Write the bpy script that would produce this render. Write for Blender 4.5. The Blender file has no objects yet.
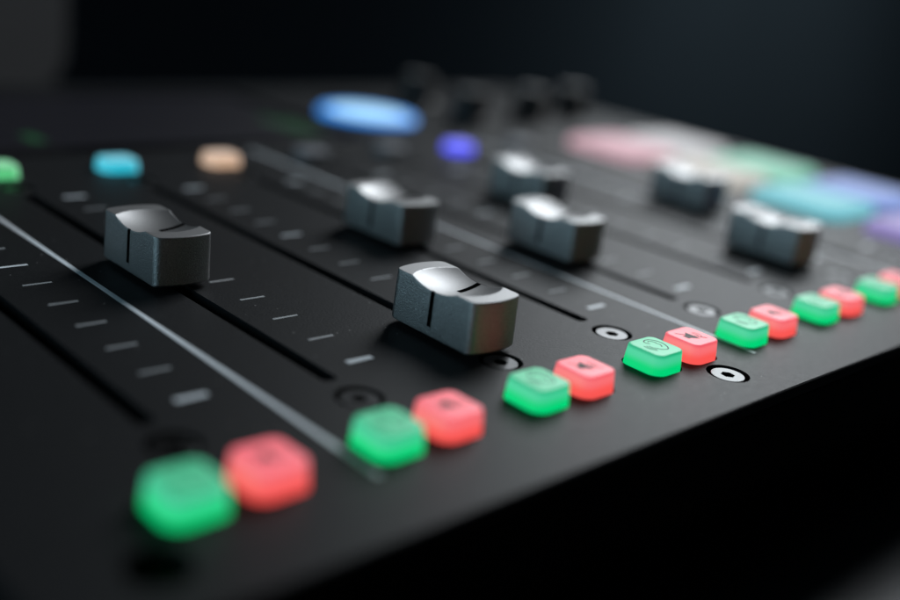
import bpy, bmesh, math, random
from mathutils import Vector, Matrix
random.seed(7)

S = 0.025                      # metres per channel spacing: the layout below is written in channel spacings
scene = bpy.context.scene
COL = scene.collection

# ------------------------------------------------------------------ materials
def new_mat(name):
    m = bpy.data.materials.new(name)
    m.use_nodes = True
    nt = m.node_tree
    b = nt.nodes.get('Principled BSDF')
    return m, nt, b

def plain(name, col, rough=0.5, metal=0.0, spec=0.5, noise=0.0, scale=400.0, bump=0.0, bscale=1500.0, rvar=0.0):
    m, nt, b = new_mat(name)
    b.inputs['Base Color'].default_value = (*col, 1)
    b.inputs['Roughness'].default_value = rough
    b.inputs['Metallic'].default_value = metal
    b.inputs['Specular IOR Level'].default_value = spec
    tc = nt.nodes.new('ShaderNodeTexCoord')
    if noise or rvar:
        n = nt.nodes.new('ShaderNodeTexNoise')
        n.inputs['Scale'].default_value = scale
        n.inputs['Detail'].default_value = 4
        nt.links.new(tc.outputs['Object'], n.inputs['Vector'])
        if noise:
            mr = nt.nodes.new('ShaderNodeMapRange')
            mr.inputs['To Min'].default_value = 1 - noise
            mr.inputs['To Max'].default_value = 1 + noise
            nt.links.new(n.outputs['Fac'], mr.inputs['Value'])
            mx = nt.nodes.new('ShaderNodeVectorMath'); mx.operation = 'SCALE'
            mx.inputs[0].default_value = col
            nt.links.new(mr.outputs['Result'], mx.inputs['Scale'])
            nt.links.new(mx.outputs['Vector'], b.inputs['Base Color'])
        if rvar:
            mr2 = nt.nodes.new('ShaderNodeMapRange')
            mr2.inputs['To Min'].default_value = max(0.02, rough - rvar)
            mr2.inputs['To Max'].default_value = min(1, rough + rvar)
            nt.links.new(n.outputs['Fac'], mr2.inputs['Value'])
            nt.links.new(mr2.outputs['Result'], b.inputs['Roughness'])
    if bump:
        n2 = nt.nodes.new('ShaderNodeTexNoise')
        n2.inputs['Scale'].default_value = bscale
        n2.inputs['Detail'].default_value = 3
        nt.links.new(tc.outputs['Object'], n2.inputs['Vector'])
        bp = nt.nodes.new('ShaderNodeBump')
        bp.inputs['Strength'].default_value = bump
        bp.inputs['Distance'].default_value = 0.0001
        nt.links.new(n2.outputs['Fac'], bp.inputs['Height'])
        nt.links.new(bp.outputs['Normal'], b.inputs['Normal'])
    return m

def lit(name, body, glow, lo, hi, zlo, zhi, rough=0.45):
    """frosted silicone with an LED under it: the glow is strongest next to the LED and thins out towards the top"""
    m, nt, b = new_mat(name)
    b.inputs['Base Color'].default_value = (*body, 1)
    b.inputs['Roughness'].default_value = rough
    b.inputs['Emission Color'].default_value = (*glow, 1)
    b.inputs['Specular IOR Level'].default_value = 0.25
    tc = nt.nodes.new('ShaderNodeTexCoord')
    sp = nt.nodes.new('ShaderNodeSeparateXYZ')
    nt.links.new(tc.outputs['Object'], sp.inputs[0])
    mr = nt.nodes.new('ShaderNodeMapRange')
    mr.interpolation_type = 'SMOOTHSTEP'
    mr.inputs['From Min'].default_value = zlo * S
    mr.inputs['From Max'].default_value = zhi * S
    mr.inputs['To Min'].default_value = lo
    mr.inputs['To Max'].default_value = hi
    nt.links.new(sp.outputs['Z'], mr.inputs['Value'])
    nt.links.new(mr.outputs['Result'], b.inputs['Emission Strength'])
    return m

M = {}
M['panel'] = plain('black_powder_coat', (0.011, 0.0118, 0.013), 0.5, 0, 0.09, 0.25, 900, 0.35, 2600, 0.05)
def dust(m, size, density, col):
    """sparse pale dust specks settled on the surface"""
    nt = m.node_tree; b = nt.nodes['Principled BSDF']
    src = b.inputs['Base Color'].links[0].from_socket
    tc = nt.nodes.new('ShaderNodeTexCoord')
    vo = nt.nodes.new('ShaderNodeTexVoronoi'); vo.inputs['Scale'].default_value = size
    nt.links.new(tc.outputs['Object'], vo.inputs['Vector'])
    lt = nt.nodes.new('ShaderNodeMath'); lt.operation = 'LESS_THAN'; lt.inputs[1].default_value = 0.13
    nt.links.new(vo.outputs['Distance'], lt.inputs[0])
    sp = nt.nodes.new('ShaderNodeSeparateColor'); nt.links.new(vo.outputs['Color'], sp.inputs[0])
    gt = nt.nodes.new('ShaderNodeMath'); gt.operation = 'GREATER_THAN'; gt.inputs[1].default_value = 1 - density
    nt.links.new(sp.outputs[0], gt.inputs[0])
    mu = nt.nodes.new('ShaderNodeMath'); mu.operation = 'MULTIPLY'
    nt.links.new(lt.outputs[0], mu.inputs[0]); nt.links.new(gt.outputs[0], mu.inputs[1])
    mx = nt.nodes.new('ShaderNodeMix'); mx.data_type = 'RGBA'
    nt.links.new(mu.outputs[0], mx.inputs[0]); nt.links.new(src, mx.inputs[6]); mx.inputs[7].default_value = (*col, 1)
    nt.links.new(mx.outputs[2], b.inputs['Base Color'])
dust(M['panel'], 900, 0.06, (0.14, 0.14, 0.14))
M['chassis'] = plain('black_moulded_plastic', (0.004, 0.004, 0.004), 0.7, 0, 0.06, 0.2, 300, 0.3, 1800)
M['void'] = plain('black_recess', (0.002, 0.002, 0.002), 0.8, 0, 0.1)
M['print'] = plain('grey_white_print', (0.60, 0.65, 0.69), 0.5, 0, 0.3, 0.12, 1500)
M['print_dim'] = plain('grey_print', (0.33, 0.35, 0.365), 0.55, 0, 0.3, 0.12, 1500)
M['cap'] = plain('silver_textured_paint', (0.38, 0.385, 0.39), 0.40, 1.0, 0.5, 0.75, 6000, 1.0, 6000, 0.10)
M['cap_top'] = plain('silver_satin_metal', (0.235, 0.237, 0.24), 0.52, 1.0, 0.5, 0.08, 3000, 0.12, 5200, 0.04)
M['groove'] = plain('black_groove_paint', (0.003, 0.003, 0.003), 1.0, 0, 0.0)
M['stem'] = plain('dark_steel_blade', (0.03, 0.03, 0.03), 0.4, 0.8)
M['screw'] = plain('bright_zinc_screw', (0.043, 0.0445, 0.046), 0.34, 1.0, 0.5, 0.1, 2500, 0.08, 3000)
M['icon'] = plain('printed_icon_ink', (0.02, 0.03, 0.025), 0.6, 0, 0.2)
def lit_silicone(name, body_top, glow_top, glow_mid, body_low, glow_low):
    """clear lit skirt that turns into a frosted cap half way up, dimmer where the cap is thickest"""
    m, nt, b = new_mat(name)
    b.inputs['Roughness'].default_value = 0.5
    b.inputs['Specular IOR Level'].default_value = 0.36
    b.inputs['Emission Strength'].default_value = 0.97
    tc = nt.nodes.new('ShaderNodeTexCoord'); sp = nt.nodes.new('ShaderNodeSeparateXYZ')
    nt.links.new(tc.outputs['Object'], sp.inputs[0])
    def step(z0, z1):
        mr = nt.nodes.new('ShaderNodeMapRange'); mr.interpolation_type = 'SMOOTHSTEP'
        mr.inputs['From Min'].default_value = z0 * S; mr.inputs['From Max'].default_value = z1 * S
        nt.links.new(sp.outputs['Z'], mr.inputs['Value']); return mr.outputs['Result']
    def mix(fac, a, c):
        mx = nt.nodes.new('ShaderNodeMix'); mx.data_type = 'RGBA'
        nt.links.new(fac, mx.inputs[0])
        for k, v in ((6, a), (7, c)):
            if isinstance(v, tuple): mx.inputs[k].default_value = (*v, 1)
            else: nt.links.new(v, mx.inputs[k])
        return mx.outputs[2]
    s1 = step(0.022, 0.080); s2 = step(0.088, 0.114)
    nt.links.new(mix(s1, body_low, body_top), b.inputs['Base Color'])
    nt.links.new(mix(s2, mix(s1, glow_low, glow_mid), glow_top), b.inputs['Emission Color'])
    return m
M['green'] = lit_silicone('lit_green_silicone', (0.15, 0.24, 0.20), (0.004, 0.41, 0.18), (0.06, 0.64, 0.32), (0.02, 0.2, 0.1), (0.0, 0.67, 0.19))
M['red'] = lit_silicone('lit_red_silicone', (0.24, 0.17, 0.18), (0.88, 0.10, 0.135), (0.98, 0.17, 0.185), (0.3, 0.03, 0.03), (1.0, 0.10, 0.09))
def chan(name, glow, k=1.0):
    return lit(name, (0.4, 0.4, 0.4), glow, k, k * 0.8, 0.0, 0.09)
M['c_green'] = chan('lit_pale_green_silicone', (0.10, 0.60, 0.22))
M['c_cyan'] = chan('lit_cyan_silicone', (0.02, 0.55, 0.72))
M['c_peach'] = chan('lit_peach_silicone', (0.72, 0.46, 0.30))
M['c_violet'] = chan('lit_violet_silicone', (0.075, 0.075, 1.0), 1.5)
M['c_off'] = plain('unlit_grey_silicone', (0.16, 0.17, 0.19), 0.5)
M['knob'] = plain('black_rubber_knob', (0.008, 0.008, 0.008), 0.5, 0, 0.4, 0.2, 500)
M['glass'] = plain('black_screen_glass', (0.003, 0.003, 0.004), 0.22, 0, 0.4)
M['wall'] = plain('dark_blue_wall', (0.09, 0.115, 0.145), 0.9, 0, 0.1, 0.3, 2.0)
M['wood'] = plain('dark_stained_wood', (0.015, 0.019, 0.024), 0.40, 0, 0.5, 0.4, 60)
M['greybox'] = plain('mid_grey_plastic', (0.16, 0.155, 0.155), 0.7, 0, 0.2, 0.05, 20)
M['mat'] = plain('blue_grey_cloth', (0.75, 0.80, 0.84), 0.9, 0, 0.1, 0.2, 200)

# ------------------------------------------------------------------ mesh helpers
def link(name, verts, faces, mat, parent=None, loc=(0, 0, 0), sharp=35, rotz=0.0):
    me = bpy.data.meshes.new(name)
    me.from_pydata([(x * S, y * S, z * S) for x, y, z in verts], [], faces)
    bm = bmesh.new(); bm.from_mesh(me)
    bmesh.ops.remove_doubles(bm, verts=bm.verts, dist=1e-7)
    bmesh.ops.recalc_face_normals(bm, faces=bm.faces)
    bm.to_mesh(me); bm.free()
    me.materials.append(mat)
    for p in me.polygons: p.use_smooth = True
    me.set_sharp_from_angle(angle=math.radians(sharp))
    o = bpy.data.objects.new(name, me)
    COL.objects.link(o)
    o.location = [c * S for c in loc]
    o.rotation_euler.z = rotz
    if parent: o.parent = parent
    return o

def rrect(w, d, r, n=6, ox=0.0, oy=0.0):
    pts = []
    r = min(r, w / 2 - 1e-4, d / 2 - 1e-4)
    for cx, cy, a0 in ((w/2 - r, d/2 - r, 0), (-w/2 + r, d/2 - r, 90), (-w/2 + r, -d/2 + r, 180), (w/2 - r, -d/2 + r, 270)):
        for i in range(n + 1):
            a = math.radians(a0 + 90 * i / n)
            pts.append((ox + cx + r * math.cos(a), oy + cy + r * math.sin(a)))
    return pts

def circ(r, n=40, ox=0, oy=0):
    return [(ox + r * math.cos(2*math.pi*i/n), oy + r * math.sin(2*math.pi*i/n)) for i in range(n)]

def loft(rings, cap0=True, cap1=True):
    """rings: list of (outline, z) with equal point counts"""
    n = len(rings[0][0]); V = []; F = []
    for pts, z in rings: V += [(x, y, z) for x, y in pts]
    for k in range(len(rings) - 1):
        for i in range(n):
            j = (i + 1) % n
            F.append((k*n + i, k*n + j, (k+1)*n + j, (k+1)*n + i))
    if cap0: F.append(tuple(reversed(range(n))))
    if cap1: F.append(tuple(range((len(rings)-1)*n, len(rings)*n)))
    return V, F

class MB:
    def __init__(s): s.V = []; s.F = []
    def add(s, V, F):
        o = len(s.V); s.V += list(V); s.F += [tuple(i + o for i in f) for f in F]
        return s
    def ribbon(s, pts, w, z, closed=False):
        """flat stroke of width w along a polyline"""
        n = len(pts); V = []
        for i, p in enumerate(pts):
            a = pts[i-1] if (i > 0 or closed) else p
            b = pts[(i+1) % n] if (i < n-1 or closed) else p
            dx, dy = b[0]-a[0], b[1]-a[1]; L = math.hypot(dx, dy) or 1
            nx, ny = -dy/L*w/2, dx/L*w/2
            V += [(p[0]+nx, p[1]+ny, z), (p[0]-nx, p[1]-ny, z)]
        F = [(2*i, 2*i+1, 2*((i+1) % n)+1, 2*((i+1) % n)) for i in range(n if closed else n-1)]
        return s.add(V, F)
    def plate(s, x0, x1, y0, y1, z0, z1):
        return s.add(*loft([([(x0, y0), (x1, y0), (x1, y1), (x0, y1)], z0), ([(x0, y0), (x1, y0), (x1, y1), (x0, y1)], z1)]))
    def build(s, name, mat, parent=None, loc=(0, 0, 0), sharp=35):
        return link(name, s.V, s.F, mat, parent, loc, sharp)

def copy_part(o, parent, loc):
    c = o.copy(); COL.objects.link(c); c.parent = parent
    c.location = [v * S for v in loc]
    for ch in list(o.children):
        d = ch.copy(); COL.objects.link(d); d.parent = c
    return c

# ------------------------------------------------------------------ layout (u along the front edge, v away from it)
NCH = 8
BU = [0, 0, 0, 0, -0.03, -0.06, -0.09, -0.10]      # small measured offsets of the button pairs
SLOT0, SLOT1 = 0.0, 3.69
TICK0, TSTEP, NT = 0.148, 0.341, 11
SCREW_V = -0.218
BTN_V = -0.667
U0, U1, V0, V1 = -0.95, 10.75, -1.29, 8.2
PADS = []
for r in range(4):
    for c in range(2):
        PADS.append((r, c, 8.40 + 1.17 * c, 3.88 - 1.29 * r))
KNOBS = [(7.55, 6.75), (7.45, 5.62), (8.75, 5.75), (9.85, 5.95)]
RING = (6.25, 6.2)
CHAN_V = 4.3

mixer = bpy.data.objects.new('audio_mixer', None)
COL.objects.link(mixer)
mixer['label'] = 'black audio mixer with silver fader caps and glowing green and red buttons'
mixer['category'] = 'mixer'
mixer.empty_display_size = 0.02

# top panel with real slots, screw holes and button wells
V, F = loft([(rrect(U1-U0, V1-V0, 0.30, 10, (U0+U1)/2, (V0+V1)/2), -0.07),
             (rrect(U1-U0, V1-V0, 0.30, 10, (U0+U1)/2, (V0+V1)/2), -0.022),
             (rrect(U1-U0-0.008, V1-V0-0.008, 0.296, 10, (U0+U1)/2, (V0+V1)/2), -0.006),
             (rrect(U1-U0-0.026, V1-V0-0.026, 0.287, 10, (U0+U1)/2, (V0+V1)/2), 0.0)])
panel = link('top_panel', V, F, M['panel'], mixer)
cut = MB()
def cutter(outline): cut.add(*loft([(outline, -0.2), (outline, 0.2)]))
screws = []
for k in range(NCH):
    cutter(rrect(0.094, SLOT1 - SLOT0, 0.03, 6, k - (0.23 if k == 7 else 0.09 if k == 6 else 0), (SLOT0+SLOT1)/2))
    screws.append((k, SCREW_V)); screws.append((k, SLOT1 + 0.2))
    for off in (-0.2, 0.168): cutter(rrect(0.300, 0.300, 0.085, 6, k + off + BU[k], BTN_V))
    cutter(rrect(0.34, 0.30, 0.09, 6, k, CHAN_V))
screws += [(3.126, -0.974), (-0.48, -0.97), (6.7, -0.974), (9.9, -0.974)]
for (u, v) in screws: cutter(circ(0.127, 36, u, v))
for r, c, u, v in PADS: cutter(rrect(1.09, 1.09, 0.18, 6, u, v))
cutter(circ(0.64, 48, *RING))
co = link('cutter', cut.V, cut.F, M['void'])
md = panel.modifiers.new('cut', 'BOOLEAN'); md.operation = 'DIFFERENCE'; md.object = co; md.solver = 'EXACT'
dg = bpy.context.evaluated_depsgraph_get()
nm = bpy.data.meshes.new_from_object(panel.evaluated_get(dg))
panel.modifiers.clear(); panel.data = nm
nm.materials.clear(); nm.materials.append(M['panel'])
for p in nm.polygons: p.use_smooth = True; p.material_index = 0
nm.set_sharp_from_angle(angle=math.radians(25))
bpy.data.objects.remove(co)

# chassis: thin lip under the panel, then a body that tapers back to the feet
def outl(e, r): return rrect(U1-U0+2*e, V1-V0+2*e, r, 10, (U0+U1)/2, (V0+V1)/2)
V, F = loft([(outl(-0.50, 0.2), -1.13), (outl(-0.28, 0.25), -1.05), (outl(0.0, 0.30), -0.50), (outl(0.0, 0.30), -0.40),
             (outl(-0.01, 0.30), -0.16), (outl(-0.02, 0.29), -0.10), (outl(-0.05, 0.28), -0.09), (outl(-0.06, 0.27), -0.12)])
link('chassis', V, F, M['chassis'], mixer)
for (u, v) in ((0.3, 0.0), (10, 0.0), (0.3, 7), (10, 7)):
    V, F = loft([(circ(0.3, 24), -1.40), (circ(0.32, 24), -1.37), (circ(0.32, 24), -1.132)])
    link('rubber_foot', V, F, M['chassis'], mixer, (u, v, 0))

# ------------------------------------------------------------------ printed scales and divider lines
scale0 = None
for k in range(NCH):
    if scale0 is None:
        mb = MB()
        for i in range(NT):
            v = TICK0 + i * TSTEP
            h = 0.040 if i in (0, NT - 1) else 0.026 if i == 6 else 0.018
            mb.plate(0.21, 0.378, v - h/2, v + h/2, 0.0006, 0.0016)
        scale0 = mb.build('fader_scale', M['print'], mixer, (0, 0, 0))
        scale0.data.materials.append(M['print_dim'])          # the marks between the ends and the unity mark are printed in a darker grey
        for p in scale0.data.polygons:
            if round((p.center.y / S - TICK0) / TSTEP) not in (0, 6, NT - 1): p.material_index = 1
    else:
        copy_part(scale0, mixer, (k, 0, 0))
line0 = None
for u in (0.588, 3.600, 6.600):
    if line0 is None:
        line0 = MB().plate(-0.0165, 0.0165, -0.871, 4.75, 0.0006, 0.0018).build('divider_line', M['print'], mixer, (u, 0, 0))
    else: copy_part(line0, mixer, (u, 0, 0))

# ------------------------------------------------------------------ screws: a countersunk disc with a hexagon socket
hexa = [(0.043*math.cos(math.radians(60*i+15)), 0.043*math.sin(math.radians(60*i+15))) for i in range(6)]
def ring_pts(r): return [(r*math.cos(math.radians(10*i+15)), r*math.sin(math.radians(10*i+15))) for i in range(36)]
def hexring():
    out = []
    for i in range(36):
        a = i / 6; k = int(a) % 6; t = a - int(a)
        p, q = hexa[k], hexa[(k+1) % 6]
        out.append((p[0]*(1-t)+q[0]*t, p[1]*(1-t)+q[1]*t))
    return out
V, F = loft([(ring_pts(0.098), -0.14), (ring_pts(0.098), -0.0080), (ring_pts(0.0965), -0.0070), (hexring(), -0.0070), (hexring(), -0.0095)], True, False)
screw0 = link('screw', V, F, M['screw'], mixer, (*screws[0], 0), 30)
V, F = loft([(hexring(), -0.0095), (hexring(), -0.10)], False, True)
link('socket', V, F, M['void'], screw0)
for s in screws[1:]: copy_part(screw0, mixer, (*s, -0.12 if s[0] == -0.48 else 0))
# dark tray seen through the slots and holes
V, F = loft([(rrect(U1-U0-0.3, V1-V0-0.3, 0.2, 6, (U0+U1)/2, (V0+V1)/2), -0.30), (rrect(U1-U0-0.3, V1-V0-0.3, 0.2, 6, (U0+U1)/2, (V0+V1)/2), -0.24)])
link('inner_tray', V, F, M['void'], mixer)

# ------------------------------------------------------------------ fader caps
CW, CL, CBULGE, CZ0, CH, CRC = 0.184, 0.322, 0.035, 0.034, 0.335, 0.030
SR, SC = 0.477, 0.408
def dip(x, y, H=CH):
    q = SR*SR - (x*0.92)**2 - y*y
    if q <= 0: return H
    return min(H, H + SC - math.sqrt(q))
def end_len(a):
    t = max(0.0, (abs(a) - (1 - CRC/CW)) / (CRC/CW))
    return CL + CBULGE*(1 - a*a) - CRC*(1 - math.sqrt(max(0.0, 1 - t*t)))
NA, NB = 60, 130
def avals():
    out = []
    for i in range(NA + 1):
        t = -1 + 2*i/NA
        out.append(math.sin(t*math.pi/2)*0.55 + t*0.45)
    return out
A = avals(); B = [-1 + 2*j/NB for j in range(NB + 1)]
V = []; F = []
ins = 0.975
def top(a, b):
    x = CW*a*ins; y = end_len(a)*b*(1 - (1-ins)*0.6)
    return (x, y, dip(x, y))
for a in A:
    for b in B: V.append(top(a, b))
nb = NB + 1
for i in range(NA):
    for j in range(NB): F.append((i*nb+j, (i+1)*nb+j, (i+1)*nb+j+1, i*nb+j+1))
loop = [(i, 0) for i in range(NA)] + [(NA, j) for j in range(NB)] + [(i, NB) for i in range(NA, 0, -1)] + [(0, j) for j in range(NB, 0, -1)]
def outer(i, j, dz, z=None, grow=1.0):
    a, b = A[i], B[j]; x = CW*a; y = end_len(a)*b
    zz = dip(x*ins, y) - dz if z is None else z
    return (x*grow, y*grow, zz)
prev = [i*nb + j for i, j in loop]
def ringadd(fn):
    global prev
    base = len(V); V.extend(fn(i, j) for i, j in loop)
    cur = list(range(base, base + len(loop))); n = len(loop)
    for k in range(n): F.append((prev[k], prev[(k+1) % n], cur[(k+1) % n], cur[k]))
    prev = cur
ringadd(lambda i, j: (lambda p: (p[0], p[1], p[2]))(outer(i, j, 0.0016, None, 0.990)))
ringadd(lambda i, j: outer(i, j, 0.006, None, 0.9985))
ringadd(lambda i, j: outer(i, j, 0.012, None, 1.0))
ringadd(lambda i, j: outer(i, j, 0, CZ0 + 0.012, 1.018))
ringadd(lambda i, j: outer(i, j, 0, CZ0, 1.0))
F.append(tuple(reversed(prev)))
CAPS = [(0, 3.2), (1, 1.79), (2, 0.19), (3, 1.94), (4, 1.16), (5.05, 2.40), (5.90, 0.38), (6.77, 1.82)]
cap0 = link('fader_cap', V, F, M['cap'], mixer, (*CAPS[0], 0), 22)
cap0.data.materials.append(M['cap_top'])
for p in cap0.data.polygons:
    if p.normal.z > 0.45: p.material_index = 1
# black pointer line: over the dish and down both flanks
mb = MB(); n = 14
left = [(-CW*1.018 - 0.001, 0.088), (-CW*1.004 - 0.001, dip(CW, 0) - 0.008), (-CW*0.97, dip(CW, 0) + 0.0012)]
right = [(CW*(0.10 + 0.88*i/n), dip(CW*(0.10 + 0.88*i/n), 0) + 0.0012) for i in range(n+1)] + \
        [(CW*1.004 + 0.001, dip(CW, 0) - 0.008), (CW*1.018 + 0.001, 0.088)]
for prof, w in ((left, 0.0155), (right, 0.017)):
    vv = []; ff = []
    for (x, z) in prof: vv += [(x, -w, z), (x, w, z)]
    for i in range(len(prof)-1): ff.append((2*i, 2*i+1, 2*i+3, 2*i+2))
    mb.add(vv, ff)
mb.build('pointer_line', M['groove'], cap0)
MB().plate(-0.012, 0.012, -0.11, 0.11, -0.2, CZ0 + 0.01).build('stem', M['stem'], cap0)
for c in CAPS[1:]: copy_part(cap0, mixer, (*c, 0))

# ------------------------------------------------------------------ solo and mute buttons
def button_mesh(w, d, h, r=0.055):
    return loft([(rrect(w, d, r, 8), -0.06), (rrect(w, d, r, 8), 0.0), (rrect(w-0.006, d-0.006, r, 8), 0.050), (rrect(w-0.007, d-0.007, r, 8), 0.056),
                 (rrect(w-0.018, d-0.018, r*0.92, 8), h-0.009), (rrect(w-0.022, d-0.022, r*0.9, 8), h-0.004),
                 (rrect(w-0.032, d-0.032, r*0.84, 8), h-0.0008), (rrect(w-0.05, d-0.05, r*0.7, 8), h)])
BH = 0.115
def arc(cx, cy, rx, ry, a0, a1, n=18):
    return [(cx + rx*math.cos(math.radians(a0+(a1-a0)*i/n)), cy + ry*math.sin(math.radians(a0+(a1-a0)*i/n))) for i in range(n+1)]
def ear_icon():
    mb = MB(); z = BH + 0.0008; w = 0.0078
    mb.ribbon([(-0.004, 0.036), (-0.018, 0.050), (-0.018, 0.068), (-0.004, 0.083), (0.018, 0.088), (0.044, 0.083), (0.064, 0.066), (0.076, 0.042),
               (0.080, 0.016), (0.074, -0.012), (0.060, -0.040), (0.042, -0.060), (0.026, -0.066), (0.004, -0.060), (-0.014, -0.048), (-0.028, -0.026)], w, z)
    mb.ribbon([(0.006, 0.060), (0.020, 0.066), (0.038, 0.056), (0.046, 0.036), (0.040, 0.022), (0.046, 0.004), (0.038, -0.014), (0.024, -0.026)], w*0.9, z)
    for i in range(3):
        mb.ribbon(arc(-0.006, 0.004, 0.036+0.017*i, 0.036+0.017*i, 158, 232, 8), w*0.8, z)
    return mb
def mute_icon():
    mb = MB(); z = BH + 0.0008; w = 0.0078
    mb.add([(-0.062, -0.022, z), (-0.036, -0.022, z), (-0.036, 0.022, z), (-0.062, 0.022, z)], [(0, 1, 2, 3)])
    mb.add([(-0.035, -0.023, z), (0.010, -0.056, z), (0.010, 0.056, z), (-0.035, 0.023, z)], [(0, 1, 2, 3)])
    mb.ribbon([(-0.072, 0.072), (0.066, -0.066)], w, z + 0.0006)
    mb.ribbon(arc(0.010, 0, 0.034, 0.034, -45, 45, 8), w*0.8, z)
    mb.ribbon(arc(0.010, 0, 0.056, 0.056, -40, 40, 8), w*0.8, z)
    return mb
V, F = button_mesh(0.268, 0.268, BH)
solo0 = link('solo_button', V, F, M['green'], mixer, (-0.2, BTN_V, 0), 50)
ear_icon().build('ear_icon', M['icon'], solo0)
solo0['label'] = 'glowing green button with an ear symbol'
V, F = button_mesh(0.268, 0.268, BH)
mute0 = link('mute_button', V, F, M['red'], mixer, (0.168, BTN_V, 0), 50)
mute_icon().build('mute_icon', M['icon'], mute0)
mute0['label'] = 'glowing red button with a crossed speaker symbol'
for k in range(1, NCH):
    copy_part(solo0, mixer, (k - 0.2 + BU[k], BTN_V, 0))
    copy_part(mute0, mixer, (k + 0.168 + BU[k], BTN_V, 0))

# ------------------------------------------------------------------ channel buttons behind the slots
CC = ['c_off', 'c_green', 'c_cyan', 'c_peach', 'c_off', 'c_off', 'c_violet', 'c_off']
CN = {'c_off': 'unlit grey channel button', 'c_green': 'pale green lit channel button', 'c_cyan': 'cyan lit channel button',
      'c_peach': 'peach lit channel button', 'c_violet': 'violet blue lit channel button'}
for k in range(NCH):
    V, F = button_mesh(0.31, 0.27, 0.09, 0.08)
    o = link('channel_button', V, F, M[CC[k]], mixer, (k, CHAN_V, 0), 50)
    o['label'] = CN[CC[k]]

# ------------------------------------------------------------------ sound pads
PC = {(0, 0): ('pink', (0.62, 0.36, 0.42)), (0, 1): ('white', (0.50, 0.50, 0.52)), (1, 0): ('cream white', (0.50, 0.47, 0.42)),
      (1, 1): ('mint green', (0.20, 0.56, 0.40)), (2, 0): ('pale cyan', (0.14, 0.52, 0.60)), (2, 1): ('pale blue', (0.18, 0.28, 0.66)),
      (3, 0): ('lilac', (0.26, 0.20, 0.50)), (3, 1): ('lilac blue', (0.2, 0.2, 0.52))}
for r, c, u, v in PADS:
    nm_, g = PC[(r, c)]
    m = lit('lit_%s_pad' % nm_.replace(' ', '_'), (0.14, 0.14, 0.14), g, 0.95, 0.95, 0, 0.1, 0.6)
    m.node_tree.nodes['Principled BSDF'].inputs['Specular IOR Level'].default_value = 0.1
    V, F = loft([(rrect(1.03, 1.03, 0.16, 8), -0.06), (rrect(1.03, 1.03, 0.16, 8), 0.05), (rrect(1.00, 1.00, 0.15, 8), 0.09),
                 (rrect(0.95, 0.95, 0.13, 8), 0.105), (rrect(0.78, 0.78, 0.1, 8), 0.107)])
    o = link('sound_pad', V, F, m, mixer, (u, v, 0), 50)
    o['label'] = nm_ + ' glowing square sound pad'

# ------------------------------------------------------------------ record button, headphone knobs, screen
m_rim = lit('lit_blue_rim', (0.2, 0.3, 0.4), (0.0, 0.24, 0.86), 1.0, 1.0, 0, 0.1)
m_core = lit('lit_pale_blue_lens', (0.3, 0.4, 0.5), (0.36, 0.70, 1.0), 1.1, 1.1, 0, 0.1)
V, F = loft([(circ(0.60, 56), -0.06), (circ(0.61, 56), 0.025), (circ(0.585, 56), 0.045), (circ(0.47, 56), 0.047), (circ(0.47, 56), 0.02)], True, False)
rec = link('record_button', V, F, m_rim, mixer, (*RING, 0), 50)
V, F = loft([(circ(0.465, 56), 0.0), (circ(0.46, 56), 0.043), (circ(0.36, 56), 0.050), (circ(0.2, 56), 0.053), (circ(0.05, 56), 0.054)])
link('lens', V, F, m_core, rec, (0, 0, 0), 50)
rec['label'] = 'large round record button glowing blue'
k0 = None
for (u, v) in KNOBS:
    if k0 is None:
        V, F = loft([(circ(0.29, 40), 0.0012), (circ(0.29, 40), 0.06), (circ(0.265, 40), 0.09), (circ(0.24, 40), 0.10), (circ(0.225, 40), 0.38), (circ(0.205, 40), 0.415), (circ(0.17, 40), 0.42)])
        k0 = link('headphone_knob', V, F, M['knob'], mixer, (u, v, 0), 40)
        MB().plate(-0.015, 0.015, 0.03, 0.165, 0.4205, 0.424).build('pointer_line', M['print'], k0)
    else: copy_part(k0, mixer, (u, v, 0))
SX0, SX1, SY0, SY1 = -0.4, 5.3, 4.85, 7.7
V, F = loft([(rrect(SX1-SX0, SY1-SY0, 0.15, 8), 0.0012), (rrect(SX1-SX0, SY1-SY0, 0.15, 8), 0.010), (rrect(SX1-SX0-0.01, SY1-SY0-0.01, 0.13, 8), 0.014)])
scr = link('touch_screen', V, F, M['glass'], mixer, ((SX0+SX1)/2, (SY0+SY1)/2, 0))
m_meter = lit('dim_green_meter', (0.01, 0.02, 0.01), (0.003, 0.038, 0.013), 1, 1, 0, 1)
m_ui = lit('dim_violet_display', (0.004, 0.004, 0.006), (0.001, 0.001, 0.0025), 1, 1, 0, 1)
mb = MB(); mb.plate(-2.6, 2.6, -1.2, 1.2, 0.0144, 0.0150); mb.build('display', m_ui, scr)
for x, h in ((-0.75, 0.35), (2.15, 0.9), (2.35, 0.75)):
    MB().plate(x, x + 0.14, -1.0, -1.0 + h, 0.0156, 0.0162).build('level_meter', m_meter, scr)

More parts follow.
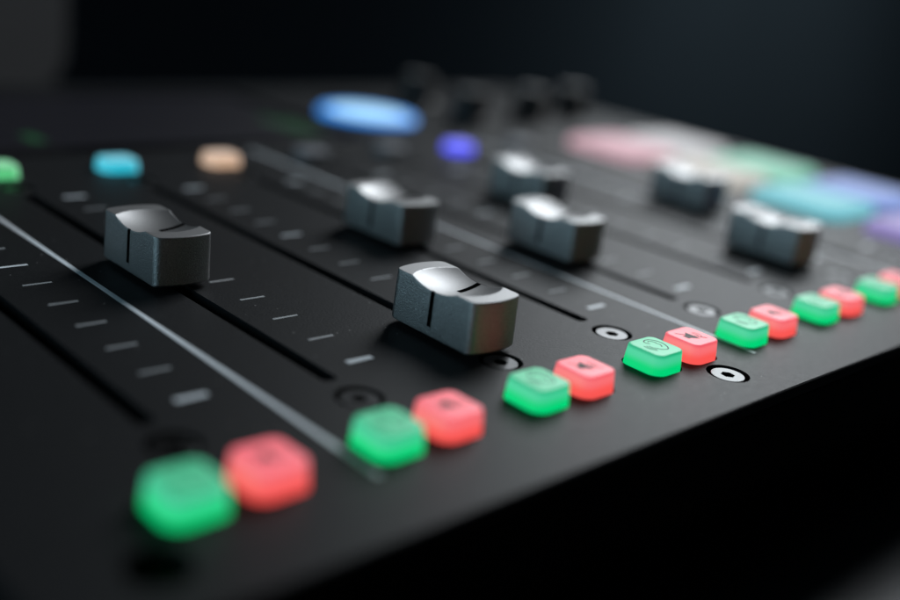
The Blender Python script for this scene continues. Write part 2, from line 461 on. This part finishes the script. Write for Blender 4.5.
# ------------------------------------------------------------------ setting: table, backdrop, far grey box, mat
def tag(o, label=None, cat=None, group=None, kind=None):
    for k, v in (('label', label), ('category', cat), ('group', group), ('kind', kind)):
        if v: o[k] = v
tb = MB().plate(-9, 13.5, -14, 15.5, -2.4, -1.40).build('table', M['wood'])
tag(tb, 'dark brown table top under the mixer', 'table', kind='structure')
bd = MB().plate(-50, 150, 30, 31, -20, 50).build('backdrop', M['wall'])
tag(bd, 'dark blue wall far behind the mixer', 'wall', kind='structure')
gb = MB()
pts = rrect(8, 7, 0.8, 10)
gb.add([(x, -0.8, y) for x, y in pts] + [(x, 0.8, y) for x, y in pts],
       [tuple(range(len(pts))), tuple(reversed(range(len(pts), 2*len(pts))))] +
       [(i, (i+1) % len(pts), (i+1) % len(pts)+len(pts), i+len(pts)) for i in range(len(pts))])
gb = gb.build('monitor', M['greybox'], None, (1.12, 13.0, 2.6))
MB().add(*loft([(rrect(1.0, 0.3, 0.1, 4, 0, 0.96), -3.90), (rrect(1.0, 0.3, 0.1, 4, 0, 0.96), 0.5)])).build('stand_neck', M['chassis'], gb)
MB().add(*loft([(rrect(3.4, 2.0, 0.4, 6, 0, 0.6), -3.998), (rrect(3.4, 2.0, 0.4, 6, 0, 0.6), -3.90)])).build('stand_foot', M['chassis'], gb)
tag(gb, 'blurred grey rounded panel standing far behind the mixer at the left', 'monitor')

# ------------------------------------------------------------------ light
def area(name, target, az, el, dist, size, power, col, spread=180):
    l = bpy.data.lights.new(name, 'AREA'); l.shape = 'RECTANGLE'
    l.size, l.size_y = size[0]*S, size[1]*S; l.energy = power; l.color = col; l.spread = math.radians(spread)
    o = bpy.data.objects.new(name, l); COL.objects.link(o)
    a, e = math.radians(az), math.radians(el)
    d = Vector((math.cos(a)*math.cos(e), math.sin(a)*math.cos(e), math.sin(e)))
    t = Vector(target)
    o.location = (t + d*dist) * S
    o.rotation_euler = (d).to_track_quat('Z', 'Y').to_euler()
    return o
area('key_softbox', (4, 1, 0), 24, 38, 24, (11, 15), 1.45, (0.91, 0.96, 1.0), 104)
area('blue_fill', (3, 1, 0), 168, 14, 26, (18, 14), 0.24, (0.52, 0.84, 1.0), 76)
area('wall_wash', (62, 30, 2), 250, 14, 20, (24, 10), 0.46, (0.85, 1.0, 1.0))

w = bpy.data.worlds.new('World'); scene.world = w; w.use_nodes = True
bg = w.node_tree.nodes['Background']
bg.inputs['Color'].default_value = (0.5, 0.62, 0.75, 1); bg.inputs['Strength'].default_value = 0.016

# ------------------------------------------------------------------ camera (recovered from the photograph's perspective)
R = [[0.72142077, -0.68077449, 0.12687854], [-0.13573773, -0.31867815, -0.93809355], [0.67906358, 0.65953797, -0.32230782]]
C = Vector((-2.04577826, -3.69818879, 2.1266404)) * S
cam = bpy.data.cameras.new('camera'); co = bpy.data.objects.new('camera', cam); COL.objects.link(co)
X = Vector(R[0]); Y = -Vector(R[1]); Z = -Vector(R[2])
mw = Matrix((X, Y, Z)).transposed().to_4x4(); mw.translation = C
co.matrix_world = mw
cam.sensor_width = 36; cam.sensor_fit = 'HORIZONTAL'; cam.lens = 1037.2107 / 900 * 36
cam.clip_start = 0.002; cam.clip_end = 20
cam.dof.use_dof = True; cam.dof.focus_distance = 6.05 * S
cam.dof.aperture_fstop = (cam.lens / 1000) / (0.29 * S)
cam.dof.aperture_blades = 0
scene.camera = co

scene.view_settings.view_transform = 'Standard'
scene.view_settings.look = 'None'
scene.view_settings.exposure = 0
scene.view_settings.gamma = 1
scene.render.engine = 'CYCLES'
scene.cycles.use_denoising = True
scene.cycles.max_bounces = 8
scene.cycles.sample_clamp_indirect = 4
